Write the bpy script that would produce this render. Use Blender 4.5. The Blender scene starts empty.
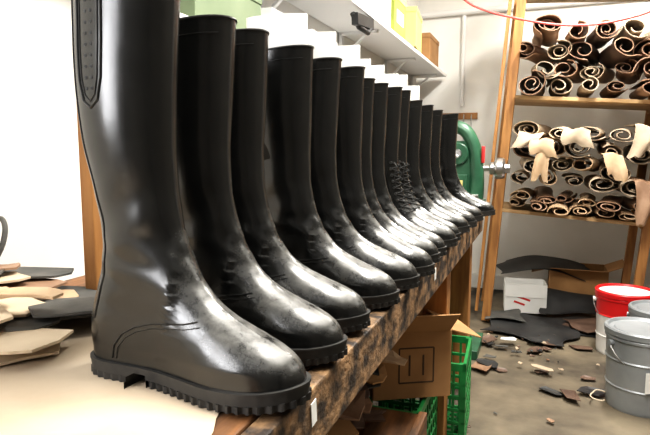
import bpy, math, random
import numpy as np
from mathutils import Vector, Matrix, Euler, noise
random.seed(7)
S=bpy.context.scene
# ---------------------------------------------------------------- materials
def mat(name,c1,c2=None,rough=.6,scale=8,bump=0,bscale=None,metal=0,spec=.5,detail=6,r2=None,coat=0,stretch=(1,1,1),lo=.35,hi=.65):
    m=bpy.data.materials.new(name); m.use_nodes=True
    nt=m.node_tree; N=nt.nodes; L=nt.links
    p=N['Principled BSDF']; p.inputs['Roughness'].default_value=rough
    p.inputs['Metallic'].default_value=metal
    p.inputs['Specular IOR Level'].default_value=spec
    p.inputs['Coat Weight'].default_value=coat
    p.inputs['Base Color'].default_value=(*c1,1)
    tc=N.new('ShaderNodeTexCoord'); mp=N.new('ShaderNodeMapping'); mp.inputs['Scale'].default_value=stretch
    L.new(tc.outputs['Object'],mp.inputs['Vector'])
    nz=N.new('ShaderNodeTexNoise'); nz.inputs['Scale'].default_value=scale; nz.inputs['Detail'].default_value=detail
    L.new(mp.outputs[0],nz.inputs['Vector'])
    if c2 is not None:
        r=N.new('ShaderNodeValToRGB'); r.color_ramp.elements[0].position=lo; r.color_ramp.elements[1].position=hi
        r.color_ramp.elements[0].color=(*c1,1); r.color_ramp.elements[1].color=(*c2,1)
        L.new(nz.outputs['Fac'],r.inputs[0]); L.new(r.outputs[0],p.inputs['Base Color'])
    if r2 is not None:
        q=N.new('ShaderNodeMapRange'); q.inputs['From Min'].default_value=.3; q.inputs['From Max'].default_value=.7
        q.inputs['To Min'].default_value=rough; q.inputs['To Max'].default_value=r2
        L.new(nz.outputs['Fac'],q.inputs[0]); L.new(q.outputs[0],p.inputs['Roughness'])
    if bump:
        b=N.new('ShaderNodeBump'); b.inputs['Strength'].default_value=bump; b.inputs['Distance'].default_value=.004
        n2=N.new('ShaderNodeTexNoise'); n2.inputs['Scale'].default_value=bscale or scale*4; n2.inputs['Detail'].default_value=4
        L.new(mp.outputs[0],n2.inputs['Vector']); L.new(n2.outputs['Fac'],b.inputs['Height']); L.new(b.outputs[0],p.inputs['Normal'])
    return m
def boot_mat():
    m=bpy.data.materials.new('black_polished_leather'); m.use_nodes=True
    nt=m.node_tree; N=nt.nodes; L=nt.links; p=N['Principled BSDF']
    tc=N.new('ShaderNodeTexCoord'); geo=N.new('ShaderNodeNewGeometry')
    nz=N.new('ShaderNodeTexNoise'); nz.inputs['Scale'].default_value=30; nz.inputs['Detail'].default_value=12; nz.inputs['Roughness'].default_value=.78
    L.new(tc.outputs['Object'],nz.inputs['Vector'])
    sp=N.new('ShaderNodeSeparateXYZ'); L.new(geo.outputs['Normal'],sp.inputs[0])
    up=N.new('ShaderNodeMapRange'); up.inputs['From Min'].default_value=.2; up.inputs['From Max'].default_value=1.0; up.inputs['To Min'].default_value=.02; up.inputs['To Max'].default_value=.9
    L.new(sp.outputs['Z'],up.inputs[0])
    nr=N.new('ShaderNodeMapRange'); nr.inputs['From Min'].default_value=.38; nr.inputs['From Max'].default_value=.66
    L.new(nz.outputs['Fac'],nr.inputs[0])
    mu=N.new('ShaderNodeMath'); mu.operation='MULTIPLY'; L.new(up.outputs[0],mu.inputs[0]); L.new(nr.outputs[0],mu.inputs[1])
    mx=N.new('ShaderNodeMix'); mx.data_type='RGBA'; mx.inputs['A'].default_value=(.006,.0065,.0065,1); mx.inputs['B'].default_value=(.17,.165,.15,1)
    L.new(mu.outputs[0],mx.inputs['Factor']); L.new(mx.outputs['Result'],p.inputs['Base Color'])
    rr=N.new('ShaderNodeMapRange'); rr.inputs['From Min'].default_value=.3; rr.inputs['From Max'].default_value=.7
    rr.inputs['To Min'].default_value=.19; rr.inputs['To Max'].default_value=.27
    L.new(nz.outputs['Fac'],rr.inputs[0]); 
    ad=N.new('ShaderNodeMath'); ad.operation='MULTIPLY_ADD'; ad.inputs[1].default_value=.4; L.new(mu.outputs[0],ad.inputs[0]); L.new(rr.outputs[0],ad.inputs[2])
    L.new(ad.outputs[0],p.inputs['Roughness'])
    p.inputs['Specular IOR Level'].default_value=.7
    b=N.new('ShaderNodeBump'); b.inputs['Strength'].default_value=.05; b.inputs['Distance'].default_value=.003
    n2=N.new('ShaderNodeTexNoise'); n2.inputs['Scale'].default_value=38; n2.inputs['Detail'].default_value=3
    L.new(tc.outputs['Object'],n2.inputs['Vector']); L.new(n2.outputs['Fac'],b.inputs['Height']); L.new(b.outputs[0],p.inputs['Normal'])
    return m
M={}
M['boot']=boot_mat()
M['rubber']=mat('black_rubber',(.010,.010,.010),(.03,.028,.025),.6,30)
M['lining']=mat('boot_lining',(.02,.018,.015),None,.8)
M['seam']=mat('black_seam',(.006,.006,.006),None,.4)
M['eyelet']=mat('dull_metal',(.004,.004,.004),None,.6)
M['lace']=mat('black_lace',(.015,.015,.015),None,.5)
M['card']=mat('white_card',(.86,.86,.84),(.8,.8,.78),.7,6)
M['white']=mat('white_paint_wall',(.86,.855,.83),(.78,.77,.74),.75,2.5,.12,30)
M['ceil']=mat('ceiling_paint',(.8,.8,.78),None,.8)
M['fwall']=mat('dark_workshop_wall',(.10,.09,.08),(.2,.18,.15),.8,1.5)
M['floor']=mat('worn_concrete',(.035,.027,.019),(.20,.165,.115),.75,2.6,.5,22,detail=14,r2=.4,lo=.36,hi=.64)
M['wood']=mat('bench_wood',(.20,.085,.028),(.06,.03,.014),.6,9,.4,30,stretch=(5,.6,5))
M['woodedge']=mat('worn_bench_edge',(.30,.18,.09),(.022,.014,.010),.65,17,.7,60,stretch=(1.5,1.4,2),lo=.38,hi=.60,detail=12)
M['post']=mat('shelf_post_wood',(.42,.205,.065),(.25,.11,.035),.6,7,.2,25,stretch=(5,5,.6))
M['board']=mat('shelf_board_wood',(.55,.38,.2),(.36,.22,.1),.6,7,.2,25,stretch=(.6,3,5))
M['paper']=mat('kraft_paper',(.56,.47,.36),(.44,.35,.25),.8,5,.3,20)
M['tan']=mat('tan_leather',(.56,.40,.26),(.44,.30,.18),.7,9,.25,40)
M['cream']=mat('cream_leather',(.62,.52,.39),(.52,.42,.3),.75,6,.25,40)
M['taupe']=mat('taupe_leather',(.34,.26,.185),(.46,.37,.27),.7,9,.25,40)
M['brown']=mat('brown_leather',(.22,.125,.075),(.34,.215,.14),.55,9,.25,40)
M['dark']=mat('dark_leather',(.075,.045,.032),(.15,.095,.07),.5,9,.25,40)
M['gray']=mat('gray_board',(.12,.115,.105),(.07,.07,.066),.8,12,.3,50)
M['black']=mat('black_sheet',(.014,.014,.015),(.04,.04,.04),.5,5,.2,20)
M['cardb']=mat('cardboard',(.40,.22,.09),(.30,.16,.065),.8,5,.1,30)
M['ink']=mat('printed_ink',(.08,.045,.025),None,.8)
M['redink']=mat('red_print',(.55,.03,.03),None,.7)
M['green']=mat('green_plastic',(.015,.22,.055),(.01,.14,.035),.4,10)
M['mgreen']=mat('green_machine_paint',(.02,.085,.045),(.035,.12,.065),.4,14)
M['steel']=mat('steel',(.6,.6,.6),(.4,.4,.4),.3,20,metal=1)
M['pail']=mat('gray_pail_metal',(.36,.38,.40),(.24,.255,.27),.42,5,metal=.35)
M['red']=mat('red_plastic',(.60,.012,.015),None,.35)
M['wpail']=mat('white_plastic',(.78,.77,.75),(.66,.65,.63),.4,8)
M['hose']=mat('red_hose',(.6,.10,.09),None,.5)
M['ygreen']=mat('yellow_green_card',(.42,.48,.10),(.36,.42,.08),.6,5)
M['yellow']=mat('yellow_card',(.72,.58,.22),None,.6)
M['ggreen']=mat('gray_green_card',(.20,.25,.15),(.15,.20,.11),.6,5)
M['lamp']=mat('lamp_housing',(.8,.8,.8),None,.4)

# ---------------------------------------------------------------- builder
class B:
    def __init__(s): s.v=[];s.f=[];s.m=[];s.mats=[];s.T=Matrix.Identity(4)
    def mi(s,k):
        if k not in s.mats: s.mats.append(k)
        return s.mats.index(k)
    def add(s,vs,fs,k):
        o=len(s.v); s.v+= [tuple(s.T@Vector(p)) for p in vs]; i=s.mi(k)
        for f in fs: s.f.append([o+a for a in f]); s.m.append(i)
    def box(s,c,d,k,rot=(0,0,0)):
        R=Euler(rot).to_matrix(); c=Vector(c)
        vs=[c+R@Vector((x*d[0]/2,y*d[1]/2,z*d[2]/2)) for x in(-1,1) for y in(-1,1) for z in(-1,1)]
        s.add(vs,[(0,1,3,2),(4,6,7,5),(0,4,5,1),(2,3,7,6),(0,2,6,4),(1,5,7,3)],k)
    def tube(s,pts,r,k,n=8,closed=False,rs=None,cap=True):
        pts=[Vector(p) for p in pts]; vs=[];fs=[];N=len(pts); prev=None
        for i,p in enumerate(pts):
            if closed: t=pts[(i+1)%N]-pts[i-1]
            else: t=pts[min(i+1,N-1)]-pts[max(i-1,0)]
            if t.length<1e-9: t=Vector((0,0,1))
            t.normalize()
            a=prev if prev is not None else (Vector((0,0,1)) if abs(t.z)<.9 else Vector((1,0,0)))
            u=(a-t*a.dot(t)); u.normalize(); w=t.cross(u); prev=u
            rr=rs[i] if rs else r
            if not isinstance(rr,tuple): rr=(rr,rr)
            for j in range(n):
                q=2*math.pi*j/n; vs.append(p+u*math.cos(q)*rr[0]+w*math.sin(q)*rr[1])
        for i in range(N if closed else N-1):
            for j in range(n):
                a=i*n+j;b=i*n+(j+1)%n;c=((i+1)%N)*n+(j+1)%n;d=((i+1)%N)*n+j
                fs.append((a,b,c,d))
        if not closed and cap: fs.append(tuple(range(n))[::-1]); fs.append(tuple((N-1)*n+j for j in range(n)))
        s.add(vs,fs,k)
    def lathe(s,prof,k,c=(0,0,0),axis='Z',n=40,ks=None):
        c=Vector(c)
        for i in range(len(prof)-1):
            vs=[]
            for (r,z) in prof[i:i+2]:
                for j in range(n):
                    q=2*math.pi*j/n
                    p=Vector((r*math.cos(q),r*math.sin(q),z))
                    if axis=='X': p=Vector((p.z,p.x,p.y))
                    if axis=='Y': p=Vector((p.x,p.z,p.y))
                    vs.append(c+p)
            fs=[(j,(j+1)%n,n+(j+1)%n,n+j) for j in range(n)]
            s.add(vs,fs,ks[i] if ks else k)
    def grid(s,fn,nu,nv,k,th=.004):
        P=[[Vector(fn(i/nu,j/nv)) for j in range(nv+1)] for i in range(nu+1)]
        top=[];bot=[]
        for i in range(nu+1):
            for j in range(nv+1):
                a=P[min(i+1,nu)][j]-P[max(i-1,0)][j]; b=P[i][min(j+1,nv)]-P[i][max(j-1,0)]
                nn=a.cross(b); 
                if nn.length>0: nn.normalize()
                top.append(P[i][j]+nn*th/2); bot.append(P[i][j]-nn*th/2)
        W=nv+1; o=len(top); fs=[]
        for i in range(nu):
            for j in range(nv):
                a=i*W+j; fs.append((a,a+W,a+W+1,a+1)); fs.append((o+a,o+a+1,o+a+W+1,o+a+W))
        per=[(i,0) for i in range(nu)]+[(nu,j) for j in range(nv)]+[(i,nv) for i in range(nu,0,-1)]+[(0,j) for j in range(nv,0,-1)]
        pi=[a*W+b for a,b in per]
        for q in range(len(pi)):
            a=pi[q];b=pi[(q+1)%len(pi)]; fs.append((a,o+a,o+b,b))
        s.add(top+bot,fs,k)
    def build(s,name,smooth=True,bevel=0,loc=None,angle=40):
        me=bpy.data.meshes.new(name); me.from_pydata([tuple(p) for p in s.v],[],s.f)
        for k in s.mats: me.materials.append(M[k])
        me.polygons.foreach_set('material_index',s.m); me.update()
        import bmesh
        bm=bmesh.new(); bm.from_mesh(me); bmesh.ops.recalc_face_normals(bm,faces=bm.faces); bm.to_mesh(me); bm.free()
        o=bpy.data.objects.new(name,me); S.collection.objects.link(o)
        if smooth:
            me.shade_smooth() if hasattr(me,'shade_smooth') else None
            try: me.set_sharp_from_angle(angle=math.radians(angle))
            except Exception: pass
        if bevel:
            b=o.modifiers.new('bevel','BEVEL'); b.width=bevel; b.segments=2; b.limit_method='ANGLE'
        if loc: o.location=loc
        return o

# ---------------------------------------------------------------- boots
zs_f=[.0,.02,.03,.042,.055,.068,.08,.092,.105,.12,.14,.167,.19,.227,.284,.40,.49]
af_f=[.307,.309,.307,.301,.288,.266,.238,.211,.189,.173,.159,.146,.138,.131,.129,.134,.139]
zs_b=[0,.02,.035,.062,.09,.132,.15,.211,.284,.40,.49]
ab_b=[.002,.002,0,-.002,.003,.017,.020,.019,.003,-.005,-.009]
zs_w=[0,.08,.12,.15,.2,.25,.3,.36,.42,.49]
ws_w=[.035,.035,.035,.034,.035,.039,.043,.047,.048,.048]
def smooth_tab(x,y,sig):
    g=np.linspace(-.05,.54,1200); v=np.interp(g,x,y)
    d=g[1]-g[0]; n=int(3*sig/d); k=np.exp(-.5*(np.arange(-n,n+1)*d/sig)**2); k/=k.sum()
    v=np.convolve(np.pad(v,n,mode='edge'),k,mode='valid'); return g,v
gf,vf=smooth_tab(zs_f,af_f,.007); gb,vb=smooth_tab(zs_b,ab_b,.014); gw,vw=smooth_tab(zs_w,ws_w,.02)
AF=lambda z: float(np.interp(z,gf,vf)); AB=lambda z: float(np.interp(z,gb,vb)); WS=lambda z: float(np.interp(z,gw,vw))
pa=[0,.002,.006,.012,.022,.04,.08,.12,.16,.2,.225,.25,.27,.285,.296,.303,.3065,.308]
pw=[0,.011,.018,.0235,.029,.0325,.0315,.0325,.039,.0455,.0465,.0445,.0395,.0325,.0245,.0155,.008,0]
plan=lambda a: float(np.interp(a,pa,pw))
zz=np.linspace(.03,.49,400); aa=np.array([AF(z) for z in zz]); 
def H(a):
    idx=np.where(aa>=a)[0]
    idx=idx[zz[idx]<.2]
    return float(zz[idx[-1]]) if len(idx) else .03
Hg=np.linspace(.14,.309,160); Hv=np.array([H(a) for a in Hg])
def Hf(a):
    if a<.145: return 9.
    return float(np.interp(a,Hg,Hv))
def sst(a,b,x):
    t=min(1,max(0,(x-a)/(b-a))); return t*t*(3-2*t)
def spring(a): return .009*max(0,(a-.19)/.118)**2
def hw(a,z,seed=0):
    ab,af=AB(z),AF(z); c=(ab+af)/2;R=(af-ab)/2
    e=WS(z)*math.sqrt(max(0,1-((a-c)/R)**2))
    k=sst(.080,.17,z)
    if k<1:
        h=Hf(a); g=math.sqrt(max(0,1-(max(0,(z-.018))/max(1e-4,h-.018))**2.3)) if h<8 else 1
        sc=1+.07*sst(.03,.05,z)*(1-sst(.06,.1,z))
        l=plan(max(0,a-ab))*g if z>.035 else plan(a)*g
        e=e*k+l*min(1.06,sc)*(1-k)
    wr=.0009*math.sin(z*170+a*45+seed)*math.exp(-((z-.150)/.032)**2)+.0013*math.sin(z*70-a*60+seed*2)*math.exp(-((z-.2)/.05)**2)
    wr+=.0012*math.sin(z*22+a*25+seed)*sst(.22,.3,z)
    return max(0,e+wr*min(1,e/.02)) if e>0 else 0
def surf(a,z,side,lr,seed,off=0):
    y=(hw(a,z,seed)+off)*side + lr*.010*sst(.1,.3,a)*(1-sst(.08,.16,z))
    y+=.003*math.sin(z*14+seed)*sst(.12,.3,z)
    return (a,y,z+spring(a)*(1-sst(.05,.12,z)))
def make_boot(name,lr=1,seed=0,height=.475,laced=False,gusset=False,dots=False,insert=0):
    b=B()
    nz=[.018,.022,.027,.032]+list(np.arange(.036,.13,.003))+list(np.arange(.13,.24,.005))+list(np.arange(.24,height,.012))+[height-.006,height]
    n=72; vs=[];fs=[]
    for z in nz:
        ab,af=AB(z),AF(z); c=(ab+af)/2;R=(af-ab)/2
        cr=.0009*math.sin(z*190+seed)*math.exp(-((z-.148)/.028)**2)
        for j in range(n):
            q=2*math.pi*j/n; a=c-R*math.cos(q); s=1 if math.sin(q)>=0 else -1
            if j in(0,n//2): 
                p=list(surf(a,z,0,lr,seed))
            else: p=list(surf(a,z,s,lr,seed))
            if j>n//4 and j<3*n//4: p[0]+=cr
            p[2]+= .010*(a-.06)/.08*sst(height-.12,height,z)
            vs.append(p)
    for i in range(len(nz)-1):
        for j in range(n): fs.append((i*n+j,i*n+(j+1)%n,(i+1)*n+(j+1)%n,(i+1)*n+j))
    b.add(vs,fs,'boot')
    top=[Vector(v) for v in vs[-n:]]; cen=sum(top,Vector())/n
    rings=[]
    for d,sh in((0,1),(.0005,.955),(.03,.95),(.2,.72)):
        rings.append([Vector((cen.x+(p.x-cen.x)*sh,cen.y+(p.y-cen.y)*sh,p.z-d)) for p in top])
    v2=[p for r in rings[0:] for p in r]
    b.add(v2,[(i*n+j,i*n+(j+1)%n,(i+1)*n+(j+1)%n,(i+1)*n+j) for i in range(3) for j in range(n)]+[tuple(3*n+j for j in range(n))],'lining')
    b.tube([p+Vector((0,0,-.001)) for p in top],.0018,'seam',6,closed=True)
    def outline(off,a0,a1,pat=None,step=.0030):
        t=[]
        for j in range(400):
            q=2*math.pi*j/400; a=.154-.154*math.cos(q); s=1 if math.sin(q)>=0 else -1
            t.append(Vector((a,s*plan(a),0)))
        L=[0]
        for j in range(400): L.append(L[-1]+(t[(j+1)%400]-t[j]).length)
        m=int(L[-1]/step)//4*4; out=[]
        for j in range(m):
            d=L[-1]*j/m; i=max(0,min(399,int(np.searchsorted(L,d,side='right')-1)))
            f=(d-L[i])/max(1e-9,(L[i+1]-L[i])); out.append(t[i].lerp(t[(i+1)%400],f))
        o2=[]
        for j,p in enumerate(out):
            tg=out[(j+3)%m]-out[j-3]; nn=Vector((tg.y,-tg.x,0)); nn.normalize()
            if nn.dot(Vector((p.x-.15 if (p.x<.03 or p.x>.28) else 0,p.y*3,0)))<0: nn=-nn
            q=p+nn*(off+(pat[j%4] if pat else 0))
            o2.append((min(a1,max(a0,q.x)),q.y))
        return o2
    def slab(ol,z0,z1,k):
        n=len(ol)
        f=lambda x:spring(x) if x>.19 else 0
        Y=lambda x,y:y+lr*.010*sst(.1,.3,x)
        vs=[(x,Y(x,y),z0+f(x)) for x,y in ol]+[(x,Y(x,y),z1+f(x)) for x,y in ol]
        fs=[(j,(j+1)%n,n+(j+1)%n,n+j) for j in range(n)]+[tuple(range(n))[::-1],tuple(range(n,2*n))]
        b.add(vs,fs,k)
    slab(outline(.0045,-.02,.33),.0195,.0225,'rubber')
    slab(outline(.0035,-.02,.33),.0145,.0195,'rubber')
    slab(outline(.0030,-.02,.088),.008,.0150,'rubber')
    slab(outline(.0035,-.02,.086,pat=[.0005,.0005,-.002,-.002]),0,.0085,'rubber')
    slab(outline(.0030,.105,.33),.0080,.0150,'rubber')
    slab(outline(.0040,.108,.33,pat=[.001,.001,-.0025,-.0025]),.0,.0085,'rubber')
    def seam(pts,sides=(1,-1),r=.0011,k='seam',off=.0004,nn=10):
        for s in sides:
            out=[]
            for i in range(len(pts)-1):
                for q in range(nn):
                    f=q/nn; a=pts[i][0]*(1-f)+pts[i+1][0]*f; z=pts[i][1]*(1-f)+pts[i+1][1]*f
                    p=list(surf(a,z,s,lr,seed,off)); p[2]+=.010*(a-.06)/.08*sst(height-.12,height,z); out.append(p)
            b.tube(out,r,k,6)
    seam([(.052,.028),(.057,.045),(.070,.061),(.09,.072),(.115,.079),(.14,.083),(.165,.0855),(.184,.090)],r=.0010)
    seam([(.058,.028),(.063,.043),(.075,.057),(.093,.067),(.117,.074),(.142,.078),(.167,.080),(.190,.085)],r=.0006)
    seam([(AB(z)+.022,z) for z in np.linspace(.075,height-.006,14)],r=.0008)
    if not gusset: seam([(AB(height-.02)+.012+ t*.125,height-.022) for t in np.linspace(0,1,8)],r=.0006)
    sh=.034
    if gusset:
        zt=height-.012
        U=[(-.004+sh,zt),(-.003+sh,.40),(-.001+sh,.365),(.006+sh,.342),(.018+sh,.334),(.030+sh,.343),(.036+sh,.368),(.038+sh,.41),(.039+sh,zt)]
        seam(U,r=.0013)
        U2=[(.001+sh,zt),(.002+sh,.40),(.004+sh,.368),(.009+sh,.349),(.018+sh,.341),(.026+sh,.349),(.031+sh,.370),(.033+sh,.41),(.034+sh,zt)]
        seam(U2,r=.0007)
        for z in np.arange(.356,zt,.0125):
            for a in(.013+sh,.022+sh):
                p=Vector(surf(a,z,-1,lr,seed)); b.tube([p+Vector((0,.002,0)),p+Vector((0,-.0006,0))],.0019,'eyelet',8)
    if dots:
        for z in np.arange(.33,height-.01,.014):
            for a in(.04,.06):
                p=Vector(surf(a,z,-1,lr,seed)); b.tube([p+Vector((0,.002,0)),p+Vector((0,-.0014,0))],.0026,'steel',8)
    if laced:
        rows=np.linspace(.105,.255,9)
        E=[]
        for z in rows:
            af=AF(z); pr=[]
            for s in(-1,1):
                a=af-.016-.01*(1-sst(.1,.2,z)); p=Vector(surf(a,z,s,lr,seed)); pr.append(p)
                b.tube([p,p+Vector((.0,s*.0022,.0))],.0042,'steel',10)
            E.append(pr)
        for i in range(len(E)):
            for s in(0,1):
                if i<len(E)-1:
                    p0=E[i][s];p1=E[i+1][1-s]; zc=(rows[i]+rows[i+1])/2
                    mid=Vector((AF(zc)+.004+(.004 if s else 0),(p0.y+p1.y)/2,zc+spring(AF(zc))))
                    b.tube([p0+Vector((0,(s*2-1)*.003,0)),p0.lerp(mid,.55)+Vector((.003,(s*2-1)*.004,0)),mid,p1.lerp(mid,.55)+Vector((.003,-(s*2-1)*.004,0)),p1+Vector((0,-(s*2-1)*.003,0))],.0017,'lace',6)
        seam([(AF(z)-.03-.008*(1-sst(.1,.2,z)),z) for z in np.linspace(.095,.27,12)],r=.0012)
        p=E[-1][0]+Vector((.012,-.004,0))
        b.tube([p,p+Vector((.012,-.02,-.01)),p+Vector((.008,-.03,-.04)),p+Vector((.01,-.02,-.07))],.0016,'lace',6)
    if insert:
        m=40; zt=height+insert; v=[];ff=[]
        for z,sh_ in((height-.18,.80),(height,.88),(zt,.88)):
            for j in range(m+1):
                q=2*math.pi*j/m*.97+.3; v.append((cen.x+math.cos(q)*.070*sh_,cen.y+math.sin(q)*.043*sh_*(1+.04*math.sin(3*q)),z+(.006*math.sin(q) if z==zt else 0)))
        for i in range(2):
            for j in range(m): a=i*(m+1)+j; ff.append((a,a+1,a+m+2,a+m+1))
        b.add(v,ff,'card')
    return b.build(name,angle=50)

BX,BY,BZ=-.543,.571,.836
specs=[
 (-.002,.003,.488,dict(gusset=True,lr=-1,seed=0)),
 (.135,-.004,.460,dict(lr=-1,seed=1.3)),
 (.255,-.012,.466,dict(lr=1,seed=2.2)),
 (.425,-.002,.472,dict(lr=-1,seed=3.9,insert=.07)),
 (.560,.006,.470,dict(lr=1,seed=.7,insert=.065)),
 (.705,.014,.472,dict(lr=-1,seed=4.4,insert=.06)),
 (.835,.002,.462,dict(lr=1,seed=5.1,insert=.06)),
 (.965,.003,.465,dict(lr=-1,seed=2.9,insert=.06)),
 (1.105,.008,.470,dict(laced=True,lr=1,seed=1.9,insert=.05)),
 (1.245,.004,.474,dict(laced=True,dots=True,lr=-1,seed=.2,insert=.06)),
 (1.42,.008,.458,dict(lr=1,seed=3.1,insert=.06)),
 (1.60,.016,.455,dict(lr=-1,seed=4.9)),
 (1.79,.02, .450,dict(lr=1,seed=.9)),
 (2.04,.050,.452,dict(lr=-1,seed=2.5)),
]
for s,dx,h,kw in specs:
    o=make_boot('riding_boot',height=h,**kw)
    zoff=.0022 if s<.3 else 0.0005
    o.location=(BX+dx,BY+s,BZ+zoff); o.rotation_euler=(0,0,math.radians(random.uniform(-2,2) if s>0 else -2.5))

# ---------------------------------------------------------------- room
def single(name,c,d,k,bevel=0):
    b=B(); b.box((0,0,0),d,k); o=b.build(name,False,bevel,c); return o
YB=4.75
single('floor',(1.0,1.1,-.05),(4.4,7.5,.1),'floor')
single('ceiling',(1.0,1.1,2.80),(4.4,7.5,.1),'ceil')
single('wall_back',(1.0,YB+.05,1.375),(4.2,.1,2.75),'white')
single('wall_right',(2.85,1.1,1.375),(.1,7.3,2.75),'fwall')
single('wall_front',(.9,-2.65,1.375),(4.0,.1,2.75),'fwall')
b=B() # left wall, window opening Y -1.6..-.1, z 1.05..2.25
b.box((-1.05,2.325,1.375),(.1,4.85,2.75),'white'); b.box((-1.05,-2.1,1.375),(.1,1.0,2.75),'white')
b.box((-1.05,-.85,.525),(.1,1.5,1.05),'white'); b.box((-1.05,-.85,2.5),(.1,1.5,.5),'white')
b.build('wall_left',False)
b=B()
for y in(-1.57,-.85,-.13): b.box((-1.03,y,1.65),(.06,.06,1.2),'lamp')
for z in(1.08,1.65,2.22): b.box((-1.03,-.85,z),(.06,1.5,.05),'lamp')
b.build('window_1',False,.004)
single('baseboard_back',(1.0,YB-.01,.06),(3.6,.02,.12),'white',.004)

# ---------------------------------------------------------------- bench
bench=B(); EX=-.262
for i in range(4):
    w=(EX-.014+.99)/4; bench.box((-.99+w/2+i*w,1.2,BZ-.022),(w-.003,3.1,.044),'wood')
bench.box((EX,1.2,BZ-.043),(.028,3.1,.084),'woodedge')
bench.box((-.97,1.2,BZ-.08),(.03,3.1,.07),'wood')
for y in(.02,.45,1.98,2.66):
    for x in(-.33,-.93): bench.box((x,y,(BZ-.046)/2),(.085,.085,BZ-.046),'post')
for y in(.02,.45,2.66): bench.box((-.62,y,.28),(.6,.035,.08),'wood')
for x in(-.42,-.9): bench.box((x,1.5,.16),(.06,.06,.32),'wood')
bench.box((-.63,.78,.335),(.66,1.60,.03),'wood')
bench.box((-.295,.78,.325),(.025,1.60,.07),'wood')
bench.build('wooden_workbench',False,.003)

b=B()
def pap(u,v):
    x=-.985+u*.675; y=-.28+v*1.03
    e=.012*math.sin(v*21)+.006*math.sin(v*47)
    if u>.9: x+=e
    return (x,y,BZ+.0012+.0004*math.sin(x*30+y*17))
b.grid(pap,30,40,'paper',.0008); b.build('kraft_paper_sheet')

def scrap(b,x,y,z,w,h,rot,k,th=.004,n=9,curl=.0,rnd=.25):
    pts=[]
    for i in range(n):
        q=2*math.pi*i/n; sx=math.copysign(abs(math.cos(q))**.5,math.cos(q)); sy=math.copysign(abs(math.sin(q))**.5,math.sin(q))
        r=1+random.uniform(-rnd,rnd*.3); pts.append((sx*w/2*r,sy*h/2*r))
    R=Euler((random.uniform(-curl,curl),random.uniform(-curl,curl),rot)).to_matrix()
    c=Vector((x,y,z))
    vs=[c+R@Vector((0,0,0))]+[c+R@Vector((px*.6,py*.6,curl*.02)) for px,py in pts]+[c+R@Vector((px,py,curl*.08*random.random())) for px,py in pts]
    m=n; up=[v+Vector((0,0,th)) for v in vs]; o=len(vs)
    fs=[]
    for i in range(m):
        j=(i+1)%m
        fs.append((0,1+j,1+i)); fs.append((o,o+1+i,o+1+j))
        fs.append((1+i,1+j,1+m+j,1+m+i)); fs.append((o+1+i,o+1+m+i,o+1+m+j,o+1+j))
        fs.append((1+m+i,1+m+j,o+1+m+j,o+1+m+i))
    b.add(vs+up,fs,k)
b=B()
z=BZ+.0045
for (x,y,w,h,r,k) in [(-.70,.56,.17,.11,.1,'cream'),(-.80,.78,.26,.20,.4,'gray'),(-.86,.72,.2,.2,.1,'tan'),(-.70,.72,.13,.14,.7,'gray'),(-.78,.66,.26,.16,.9,'gray'),(-.66,.545,.12,.13,.3,'cream'),
      (-.75,.60,.19,.13,.35,'gray'),(-.82,.64,.2,.13,-.3,'cream'),(-.67,.66,.15,.10,.9,'gray'),(-.86,.72,.16,.1,.2,'brown'),(-.76,.555,.15,.10,-.5,'cream'),(-.9,.78,.14,.12,.5,'gray'),(-.90,.70,.12,.1,1.2,'cream'),(-.80,.60,.09,.07,1.1,'tan'),(-.92,.68,.1,.12,.4,'gray'),(-.93,.73,.09,.07,.8,'brown'),(-.70,.60,.10,.06,.4,'tan')]:
    scrap(b,x,y,z,w,h,r,k,.004,curl=.05); z+=.0044
b.build('leather_scrap_pile',False)
b=B()
b.tube([(-.97+.05*math.cos(t)*.6,.755+.02*math.sin(t),z+.035+.045*math.sin(t)) for t in np.linspace(-.6,3.6,24)],.005,'gray',8)
b.tube([(-.965+.035*math.cos(t)*.6,.735+.02*math.sin(t),z+.020+.032*math.sin(t)) for t in np.linspace(-.6,3.6,24)],.003,'steel',8)
b.build('leather_strap_loop')

b=B()
ks=['brown','dark','dark','taupe','tan','dark','black','cardb','brown','black','dark','cream']
for i in range(75):
    y=random.uniform(.2,1.50); x=random.uniform(-.86,-.39)
    zz_=.354+.0024*i+random.uniform(0,.003)
    scrap(b,x,y,zz_,random.uniform(.1,.24),random.uniform(.08,.18),random.uniform(0,3.1),random.choice(ks),.004,curl=.14)
for (x,y,w,h,r,k) in [(-.39,1.48,.15,.10,.3,'tan'),(-.42,1.36,.18,.1,-.4,'cardb'),(-.42,1.22,.15,.12,.9,'dark'),(-.40,1.12,.15,.13,.1,'brown'),(-.42,1.43,.10,.08,1.1,'taupe'),(-.44,1.05,.14,.08,.7,'tan'),(-.40,1.30,.10,.10,.2,'black')]:
    zz_+=.006; scrap(b,x,y,zz_,w,h,r,k,.004,curl=.2)
b.build('leather_offcuts_on_lower_shelf',False)

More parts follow.
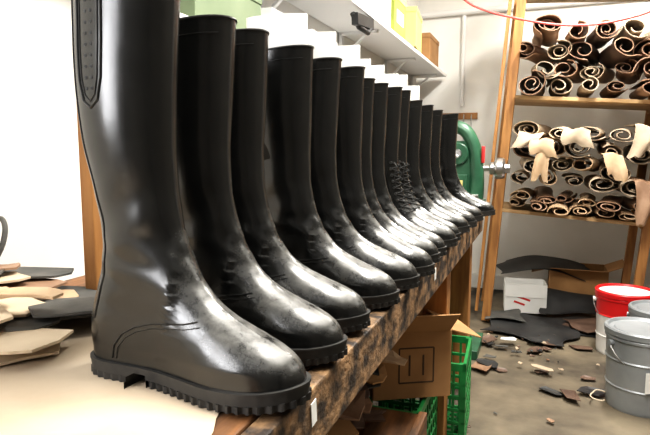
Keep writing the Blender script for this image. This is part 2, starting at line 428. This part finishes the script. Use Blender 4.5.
def carton(name,loc,d,rotz,k='cardb',flap=(.9,-.5,.8,.3),mark=None,fl=None):
    b=B(); w,l,h=d; t=.005
    b.box((0,0,t/2),(w,l,t),k)
    b.box((0,-l/2,h/2),(w,t,h),k); b.box((0,l/2,h/2),(w,t,h),k)
    b.box((-w/2,0,h/2),(t,l,h),k); b.box((w/2,0,h/2),(t,l,h),k)
    fl=fl or min(w,l)*.45
    for i,an in enumerate(flap):
        if an is None: continue
        R=Matrix.Rotation([0,math.pi/2,math.pi,-math.pi/2][i],4,'Z')
        ext=(l if i%2==0 else w)/2; wid=(w if i%2==0 else l)
        b.T=R@Matrix.Translation((0,-ext,h))@Matrix.Rotation(-an,4,'X')
        b.box((0,-fl/2,0),(wid*.97,fl,t*.8),k); b.T=Matrix.Identity(4)
    if mark=='square':
        x=0;y=-l/2-t/2-.0006;s=h*.26;zc=h*.5
        for dx in(-s,s): b.box((x+dx+w*.05,y,zc),(.005,.001,2*s),'ink')
        for dz in(-s,s): b.box((x+w*.05,y,zc+dz),(2*s,.001,.005),'ink')
        for dx in(-s*.4,s*.4): b.box((x+dx+w*.05,y,zc),(.006,.001,s*1.2),'ink')
    if mark=='red':
        y=-l/2-t/2-.0006
        for q in range(3): b.box((-.02*q,y,h*(.7-.18*q)),(w*.5-.03*q,.001,h*.07),'redink',(0,.3,0))
    o=b.build(name,False,.001); o.location=loc; o.rotation_euler=(0,0,rotz); return o
carton('cardboard_box',(-.41,1.78,.352),(.25,.24,.215),math.radians(30),mark='square',flap=(.75,-.3,.6,-.2))
def crate(name,loc,rz=0,h=.34):
    b=B(); w,l=.33,.34; t=.012
    for sx in(-1,1):
        for sy in(-1,1): b.box((sx*(w/2-t),sy*(l/2-t),h/2),(t*2,t*2,h),'green')
    for z in(.012,.06,.11,.16,.21,.26,h-.014):
        hh=.03 if z in(.012,h-.014) else .012
        for s in(-1,1):
            b.box((s*(w/2-t/2),0,z),(t,l,hh),'green'); b.box((0,s*(l/2-t/2),z),(w,t,hh),'green')
    for q in np.linspace(-.12,.12,7):
        for s in(-1,1):
            b.box((s*(w/2-t/2),q,h/2),(t*.8,.010,h-.01),'green'); b.box((q,s*(l/2-t/2),h/2),(.010,t*.8,h-.01),'green')
        b.box((q,0,.006),(.01,l-.02,.01),'green'); b.box((0,q,.006),(w-.02,.01,.01),'green')
    for s in(-1,1): b.box((0,s*(l/2),h*.78),(.12,t*1.3,.05),'green')
    o=b.build(name,False,.0015); o.location=loc; o.rotation_euler=(0,0,rz); return o
crate('milk_crate',(-.475,1.765,0)); crate('milk_crate',(-.40,2.21,0),.05)
b=B()
for y,w in((.605,.016),(1.45,.025)): b.box((EX+.0152,y,BZ-.032),(.001,w,.03),'card',(.1,0,0))
b.build('paper_tags',False)

# ---------------------------------------------------------------- left wall shelving and its clutter
b=B(); b.box((-.87,2.75,1.745),(.25,3.9,.022),'lamp'); 
for y in(1.0,1.9,2.8,3.7,4.5):
    b.box((-.985,y,1.65),(.02,.03,.18),'lamp'); b.box((-.89,y,1.725),(.2,.03,.015),'lamp'); b.box((-.915,y,1.66),(.012,.02,.2),'lamp',(0,.85,0))
b.build('wall_shelf',False,.002)
single('shelf_support_post',(-.82,.86,(BZ+1.734)/2+.001),(.03,.03,1.734-BZ-.004),'post',.003)
b=B(); b.box((-.9,1.95,1.44),(.18,1.75,.02),'lamp')
for y in(1.2,2.0,2.7): b.box((-.98,y,1.38),(.03,.03,.1),'lamp')
b.build('wall_ledge',False,.002)
def pbox(name,c,d,k,rz=0,k2=None):
    b=B(); b.box((0,0,0),d,k); b.box((0,0,d[2]/2-.01),(d[0]+.006,d[1]+.006,.03),k2 or k)
    if k2: b.box((d[0]/2+.001,0,-.01),(.001,d[1]*.6,d[2]*.35),'card'); b.box((0,-d[1]/2-.001,-.01),(d[0]*.6,.001,d[2]*.35),'card')
    o=b.build(name,False,.002); o.location=c; o.rotation_euler=(0,0,rz)
pbox('gray_green_shoe_box',(-.9,1.42,1.525),(.15,.36,.145),'ggreen')
pbox('white_shoe_box',(-.9,1.80,1.515),(.15,.26,.125),'card',0,'lamp')
pbox('white_shoe_box',(-.9,2.15,1.515),(.15,.28,.125),'card',0,'lamp')
pbox('cardboard_shoe_box',(-.87,2.35,1.83),(.2,.3,.14),'card')
pbox('yellow_green_box',(-.85,3.10,1.86),(.2,.26,.20),'ygreen',0,'yellow')
pbox('yellow_box',(-.85,3.60,1.875),(.2,.34,.23),'yellow',.1)
pbox('cardboard_parcel',(-.85,4.15,1.85),(.2,.36,.18),'cardb')
pbox('white_carton',(-.86,2.73,1.86),(.22,.34,.2),'card')
b=B()
b.tube([(-.76,2.3,1.70),(-.75,2.36,1.655),(-.74,2.46,1.65),(-.75,2.55,1.70)],.012,'black',8)
b.box((-.75,2.42,1.69),(.03,.24,.05),'black',(.1,0,0)); b.build('black_clamp',True,.002)
b=B()
b.box((-.72,YB-.0135,1.42),(.45,.025,.05),'post')
for i in range(7):
    x=-.90+i*.06; L=.14+.05*(i%3)
    b.tube([(x,YB-.045,1.42),(x,YB-.045,1.42-L)],.005,'steel',6)
    b.tube([(x,YB-.045,1.42-L),(x,YB-.045,1.42-L-.08)],.011,['redink','cardb','black'][i%3],8)
    b.tube([(x,YB-.02,1.42),(x,YB-.05,1.43)],.003,'steel',6)
b.build('tool_rack')

# ---------------------------------------------------------------- green machine
b=B()
b.box((0,0,.02),(.34,.30,.04),'mgreen')
path=[(-.09,0,.04),(-.115,0,.16),(-.11,0,.30),(-.06,0,.42),(.0,0,.455),(.07,0,.43),(.115,0,.34),(.13,0,.22),(.13,0,.10),(.12,0,.03)]
pp=[]
for i in range(len(path)-1):
    for q in range(4): pp.append(Vector(path[i]).lerp(Vector(path[i+1]),q/4))
pp.append(Vector(path[-1]))
for _ in range(3): pp=[pp[0]]+[(pp[i-1]+pp[i]*2+pp[i+1])/4 for i in range(1,len(pp)-1)]+[pp[-1]]
b.tube(pp,.05,'mgreen',16,rs=[(.05-.014*math.sin(math.pi*i/len(pp)),.055) for i in range(len(pp))])
b.box((0,.0,.20),(.22,.07,.34),'mgreen')
b.lathe([(0,-.06),(.055,-.06),(.06,-.055),(.06,-.03)],'mgreen',(.03,0,.30),'Y',28)
b.lathe([(0,-.068),(.022,-.068),(.026,-.06)],'steel',(.03,0,.30),'Y',20)
b.box((.04,-.05,.12),(.09,.04,.13),'mgreen'); b.box((.04,-.073,.14),(.05,.004,.03),'yellow')
b.box((-.02,-.03,.44),(.08,.03,.05),'steel'); b.box((.1,-.05,.06),(.1,.1,.04),'steel')
b.tube([(.04,0,.22),(.26,0,.22)],.016,'steel',12)
b.tube([(.165,-.03,.25),(.165,-.03,.34)],.010,'redink',10)
b.lathe([(.0,.20),(.03,.20),(.034,.205),(.034,.225),(.046,.228),(.056,.232),(.058,.240),(.058,.268),(.050,.278),(.026,.28),(.024,.305),(0,.307)],'steel',(0,0,.22),'X',32)
b.tube([(-.05,-.05,.38),(-.02,-.09,.33),(.04,-.1,.28)],.01,'steel',8)
b.box((0,0,-.38),(.10,.12,.76),'mgreen'); b.box((0,0,-.79),(.36,.34,.05),'mgreen')
o=b.build('green_leather_press',True,.003); o.location=(-.46,3.20,.8165)

# ---------------------------------------------------------------- leather roll shelving (leans a little)
SH=Matrix.Translation((-.303,3.77,0))@Matrix.Rotation(math.radians(4.2),4,'Y')
b=B(); b.T=SH
b.box((-.0,.02,1.20),(.055,.05,2.38),'post'); b.box((-.05,.50,1.20),(.05,.04,2.38),'post')
b.box((.86,.02,1.24),(.05,.05,2.32),'post'); b.box((.86,.5,1.24),(.05,.04,2.32),'post')
b.box((1.42,.02,1.26),(.05,.05,2.28),'post'); b.box((1.42,.5,1.26),(.05,.04,2.28),'post')
for z in(.757,1.477,2.18): b.box((.69,.27,z),(1.44,.54,.022),'board')
b.box((-.065,-.0,1.22),(.02,.03,2.3),'post',(0,0,0))
for z in(.735,1.455): b.box((.86,.26,z),(.04,.5,.03),'post')
b.build('wooden_shelving_unit',False,.002)

def roll(b,cx,cz,y0,L,R,k,ek,turns=3,ph=0,sq=.85,th=.006,tail=0,yaw=0,pit=0):
    n=int(turns*18); out=[]
    for i in range(n+1):
        t=i/n; r=R*(.30+.70*t); q=ph+turns*2*math.pi*t
        w=1+.06*math.sin(2*q+ph)+.03*math.sin(3*q+2*ph)
        out.append((r*math.cos(q)*w,r*math.sin(q)*sq*w))
    if tail:
        x,z=out[-1]; d=Vector((-math.sin(q),math.cos(q)*sq)); 
        for i in range(1,5): out.append((x+d.x*tail*i/4,z+d.y*tail*i/4-.3*tail*(i/4)**2))
    m=len(out); ny=6; vs=[]
    Rt=Euler((pit,0,yaw)).to_matrix(); ctr=Vector((cx,y0+L/2,cz))
    for s in(0,1):
        for jy in range(ny+1):
            y=-L/2+L*jy/ny
            for i,(dx,dz) in enumerate(out):
                rr=math.hypot(dx,dz); k2=(rr-th*s)/max(rr,1e-5)
                wob=.005*math.sin(jy*1.2+i*.2+ph)
                yy=y+ ((.025*math.sin(i*.13+ph*3)+.008*math.sin(i*.4+ph)) if jy in(0,ny) else 0)
                vs.append(ctr+Rt@Vector((dx*k2+wob,yy,dz*k2+wob*.6)))
    W=m; T=(ny+1)*m; fs=[]; es=[]
    for jy in range(ny):
        for i in range(m-1):
            a=jy*W+i; fs.append((a,a+1,a+W+1,a+W)); fs.append((T+a,T+a+W,T+a+W+1,T+a+1))
    for i in range(m-1):
        es.append((i,T+i,T+i+1,i+1)); a=ny*W+i; es.append((a,a+1,T+a+1,T+a))
    for jy in range(ny):
        a=jy*W; es.append((a,a+W,T+a+W,T+a)); a=jy*W+m-1; es.append((a,T+a,T+a+W,a+W))
    o=len(b.v); b.add(vs,fs,k); ei=b.mi(ek)
    for f in es: b.f.append([o+a for a in f]); b.m.append(ei)
EDGE={'brown':'brown','dark':'brown','taupe':'taupe','tan':'tan','cream':'cream'}
def pack(b,x0,x1,zb,zmax,pal,Rm,sq):
    layer=0; z=zb
    while z+Rm*sq<zmax:
        x=x0+(.7*Rm if layer%2 else 0)+Rm
        while x<x1:
            R=Rm*random.uniform(.80,1.12); k=random.choice(pal)
            roll(b,x,z+Rm*sq+random.uniform(-.012,.006),random.uniform(-.14,.02),.5,R,k,EDGE[k],turns=random.choice([1.4,1.8,2.3]),ph=random.uniform(0,6.28),sq=sq*random.uniform(.80,1.05),tail=random.choice([0,.02,.05]),yaw=random.uniform(-.30,.10) if layer else 0,pit=random.uniform(-.03,.10) if layer else 0)
            x+=2.0*Rm*random.uniform(.90,1.02)
        z+=Rm*sq*1.66; layer+=1
b=B(); b.T=SH; pack(b,.035,.80,1.492,1.92,['brown','dark','brown','taupe','brown','taupe'],.080,.82); pack(b,.90,1.36,1.492,1.86,['brown','dark'],.07,.8)
b.build('leather_rolls_on_upper_shelf')
b=B(); b.T=SH; pack(b,.035,.80,.772,.93,['tan','brown','tan','brown','cream'],.066,.58); pack(b,.035,.80,.920,1.37,['taupe','tan','taupe','brown','cream','taupe'],.083,.74); pack(b,.90,1.36,.773,1.40,['brown','taupe'],.07,.8)
def hide(b,cx,cz,w,h,k,seed,yf=-.11,back=.34):
    def fn(u,v):
        if v<.4: t=v/.4; y=yf+back*(1-t)-.02*math.sin(t*math.pi/2); z=cz+.008*math.sin(u*7+seed)*t+.01*(1-t)
        else:
            t=(v-.4)/.6; lobe=1+.13*math.sin(u*5+seed)+.06*math.sin(u*13+seed*2)
            y=yf-.02-.012*math.sin(t*2.6)+.010*math.sin(u*7+seed+t*1.5)*t; z=cz-.004-h*t*lobe+.008*math.sin(u*7+seed)*(1-t)
        x=cx+(u-.5)*w*(1+.10*math.sin(v*5+seed))+.025*math.sin(v*3+seed)
        return (x,y,z)
    b.grid(fn,22,22,k,.006)
hide(b,.13,1.25,.14,.08,'cream',1,-.16)
hide(b,.25,1.20,.085,.22,'tan',2.2,-.165)
hide(b,.24,1.22,.14,.09,'tan',3.2,-.175)
hide(b,.42,1.29,.16,.09,'taupe',3.1,-.16)
hide(b,.62,1.16,.10,.13,'tan',4.4,-.165)
hide(b,.74,1.33,.13,.16,'taupe',.4,-.16)
hide(b,.77,1.02,.08,.22,'brown',5.4,-.16)
b.build('leather_rolls_on_middle_shelf')

b=B(); pts=[(-.62,3.50,2.22),(-.47,3.5,2.015),(-.33,3.5,1.94),(-.12,3.5,1.875),(.07,3.5,1.83),(.25,3.5,1.82),(.40,3.5,1.84),(.525,3.5,1.87),(.75,3.5,2.0),(1.0,3.5,2.2)]
P=[Vector(p) for p in pts]
for _ in range(3):
    Q=[P[0]]
    for i in range(len(P)-1): Q+= [P[i]*.75+P[i+1]*.25,P[i]*.25+P[i+1]*.75]
    P=Q+[P[-1]]
b.tube(P,.007,'hose',8); b.build('red_air_hose')
b=B(); b.tube([(-.99,YB-.03,2.24),(2.7,YB-.03,2.24)],.025,'lamp',12); b.tube([(-.62,YB-.02,2.24),(-.62,YB-.02,1.5)],.016,'lamp',12); b.build('wall_conduit')

# ---------------------------------------------------------------- floor clutter
carton('cardboard_box',(.28,4.40,0),(.38,.28,.30),0,flap=(.2,.4,-.9,-.3))
carton('printed_white_box',(-.07,4.12,.02),(.27,.20,.20),.1,'card',flap=(-1.5,None,-1.5,None),mark='red')
b=B()
def sheet(b,cx,cy,w,l,k,seed,amp=.02,rz=0,z0=.004,th=.004,lift=None):
    R=Matrix.Rotation(rz,3,'Z')
    def fn(u,v):
        x=(u-.5)*w*(1+.1*math.sin(v*7+seed)); y=(v-.5)*l*(1+.12*math.sin(u*6+seed))
        z=z0+amp*(1+math.sin(x*14+seed)*math.cos(y*11+seed))*.5
        if lift: z+=lift(u,v)
        q=R@Vector((x,y,0)); return (cx+q.x,cy+q.y,z)
    b.grid(fn,20,20,k,th)
sheet(b,.05,3.83,.62,.40,'black',1,.02,.15)
sheet(b,-.02,3.62,.5,.34,'black',3,.02,-.3,z0=.012)
sheet(b,.38,3.85,.34,.3,'dark',5,.03,.5,z0=.02)
sheet(b,-.20,3.86,.24,.24,'gray',2,.02,.2,z0=.03)
sheet(b,.24,4.10,.40,.20,'black',7,.02,.1,z0=.04,lift=lambda u,v:.12*sst(0,1,v)*(1-.3*u))
sheet(b,.05,4.40,.62,.30,'black',4,.02,-.05,z0=.27,lift=lambda u,v:.06*math.sin(u*3.1)-.05*(1-v))
b.build('black_rubber_sheets')
b=B()
for i in range(75):
    x=random.uniform(-.25,.9); y=random.uniform(2.0,3.9)
    if random.random()<.65: x=random.uniform(-.28,.15); y=random.uniform(2.9,3.75)
    s=random.choice([.012,.02,.03,.04,.08,.14])
    k=random.choice(['dark','black','gray','black','dark','brown']) if s>.05 else random.choice(['brown','dark','gray','taupe','black'])
    scrap(b,x,y,.003+.0003*i,s,s*random.uniform(.35,.8),random.uniform(0,3),k,.003,7,.1,.4)
scrap(b,-.13,3.35,.035,.10,.06,.4,'card',.003,6,.05,.2); scrap(b,.05,2.95,.035,.12,.05,-.4,'taupe',.003,6,.05,.2)
b.build('floor_leather_scraps',False)
def pail(name,loc,kb,lid,red=False):
    b=B(); h=.36;r0=.135;r1=.15
    pr=[(0,.004),(r0-.006,.004),(r0,0),(r0+.002,.01),(r0+.004,.10),(r0+.009,.104),(r0+.005,.11),(r0+.009,.22),(r0+.014,.224),(r0+.010,.23),(r1-.002,h-.05),(r1+.004,h-.045),(r1+.004,h-.035),(r1,h-.03)]
    ks=[kb]*(len(pr)-1)
    if red:
        for i in range(7,len(ks)): ks[i]='red'
    b.lathe(pr,kb,n=48,ks=ks)
    b.lathe([(r1,h-.03),(r1+.007,h-.028),(r1+.008,h-.006),(r1+.003,h),(r1-.006,h),(r1-.012,h-.012),(r1-.03,h-.014),(r1-.036,h-.008),(.05,h-.008),(0,h-.008)],lid,n=48,ks=[lid]*5+[('wpail' if red else lid)]*4)
    for s in(-1,1): b.tube([(s*(r1-.002),0,h-.065),(s*(r1+.014),0,h-.065)],.014,kb,12)
    b.tube([((r1+.012)*math.cos(t),-(r1+.012)*math.sin(t)*.62,h-.065-.13*math.sin(t)) for t in np.linspace(0,math.pi,24)],.0025,'steel',6)
    b.box((-.05,-r1+.012,.16),(.07,.002,.09),'card')
    o=b.build(name); o.location=loc; return o
pail('red_lidded_pail',(.475,3.47,0),'wpail','red',red=True)
o=pail('metal_pail',(.455,2.74,0),'pail','pail'); o.rotation_euler=(0,0,.5)
o=pail('metal_pail',(.60,3.12,0),'pail','pail'); o.rotation_euler=(0,0,-.4)
b=B(); b.tube([(.29+.035*math.cos(t)*(1+.3*math.sin(2*t)),2.70+.06*math.sin(t),.035) for t in np.linspace(0,5.4,30)],.003,'cream',6); b.build('white_cord')

# ---------------------------------------------------------------- lights
def area(name,loc,rot,sx,sy,e,col=(1,1,1)):
    l=bpy.data.lights.new(name,'AREA'); l.shape='RECTANGLE'; l.size=sx; l.size_y=sy; l.energy=e; l.color=col
    o=bpy.data.objects.new(name,l); o.location=loc; o.rotation_euler=rot; S.collection.objects.link(o); return o
for i,(x,y) in enumerate([(.05,1.1),(.35,3.1),(1.9,1.8)]):
    b=B(); b.box((0,0,0),(.22,1.3,.07),'lamp'); b.build('fluorescent_fixture',False,.004,(x,y,2.71))
    area('fluorescent_light',(x,y,2.66),(0,0,0),.18,1.25,[62,78,12][i],(1,.965,.89))
area('window_daylight',(-1.12,-.85,1.65),(0,math.radians(-90),0),1.2,1.45,70,(.98,.98,1))
w=bpy.data.worlds.new('World'); S.world=w; w.use_nodes=True
w.node_tree.nodes['Background'].inputs[0].default_value=(.95,.97,1,1); w.node_tree.nodes['Background'].inputs[1].default_value=.5
S.view_settings.view_transform='Standard'
S.view_settings.exposure=.45
try: S.view_settings.look='Medium High Contrast'
except Exception: pass

# ---------------------------------------------------------------- camera
cd=bpy.data.cameras.new('camera'); cd.lens=31.0; cd.sensor_width=36; cd.clip_start=.02
co=bpy.data.objects.new('camera',cd); S.collection.objects.link(co); co.location=(0,0,1.12)
co.rotation_euler=(math.radians(90-6.57),0,math.radians(21)); S.camera=co
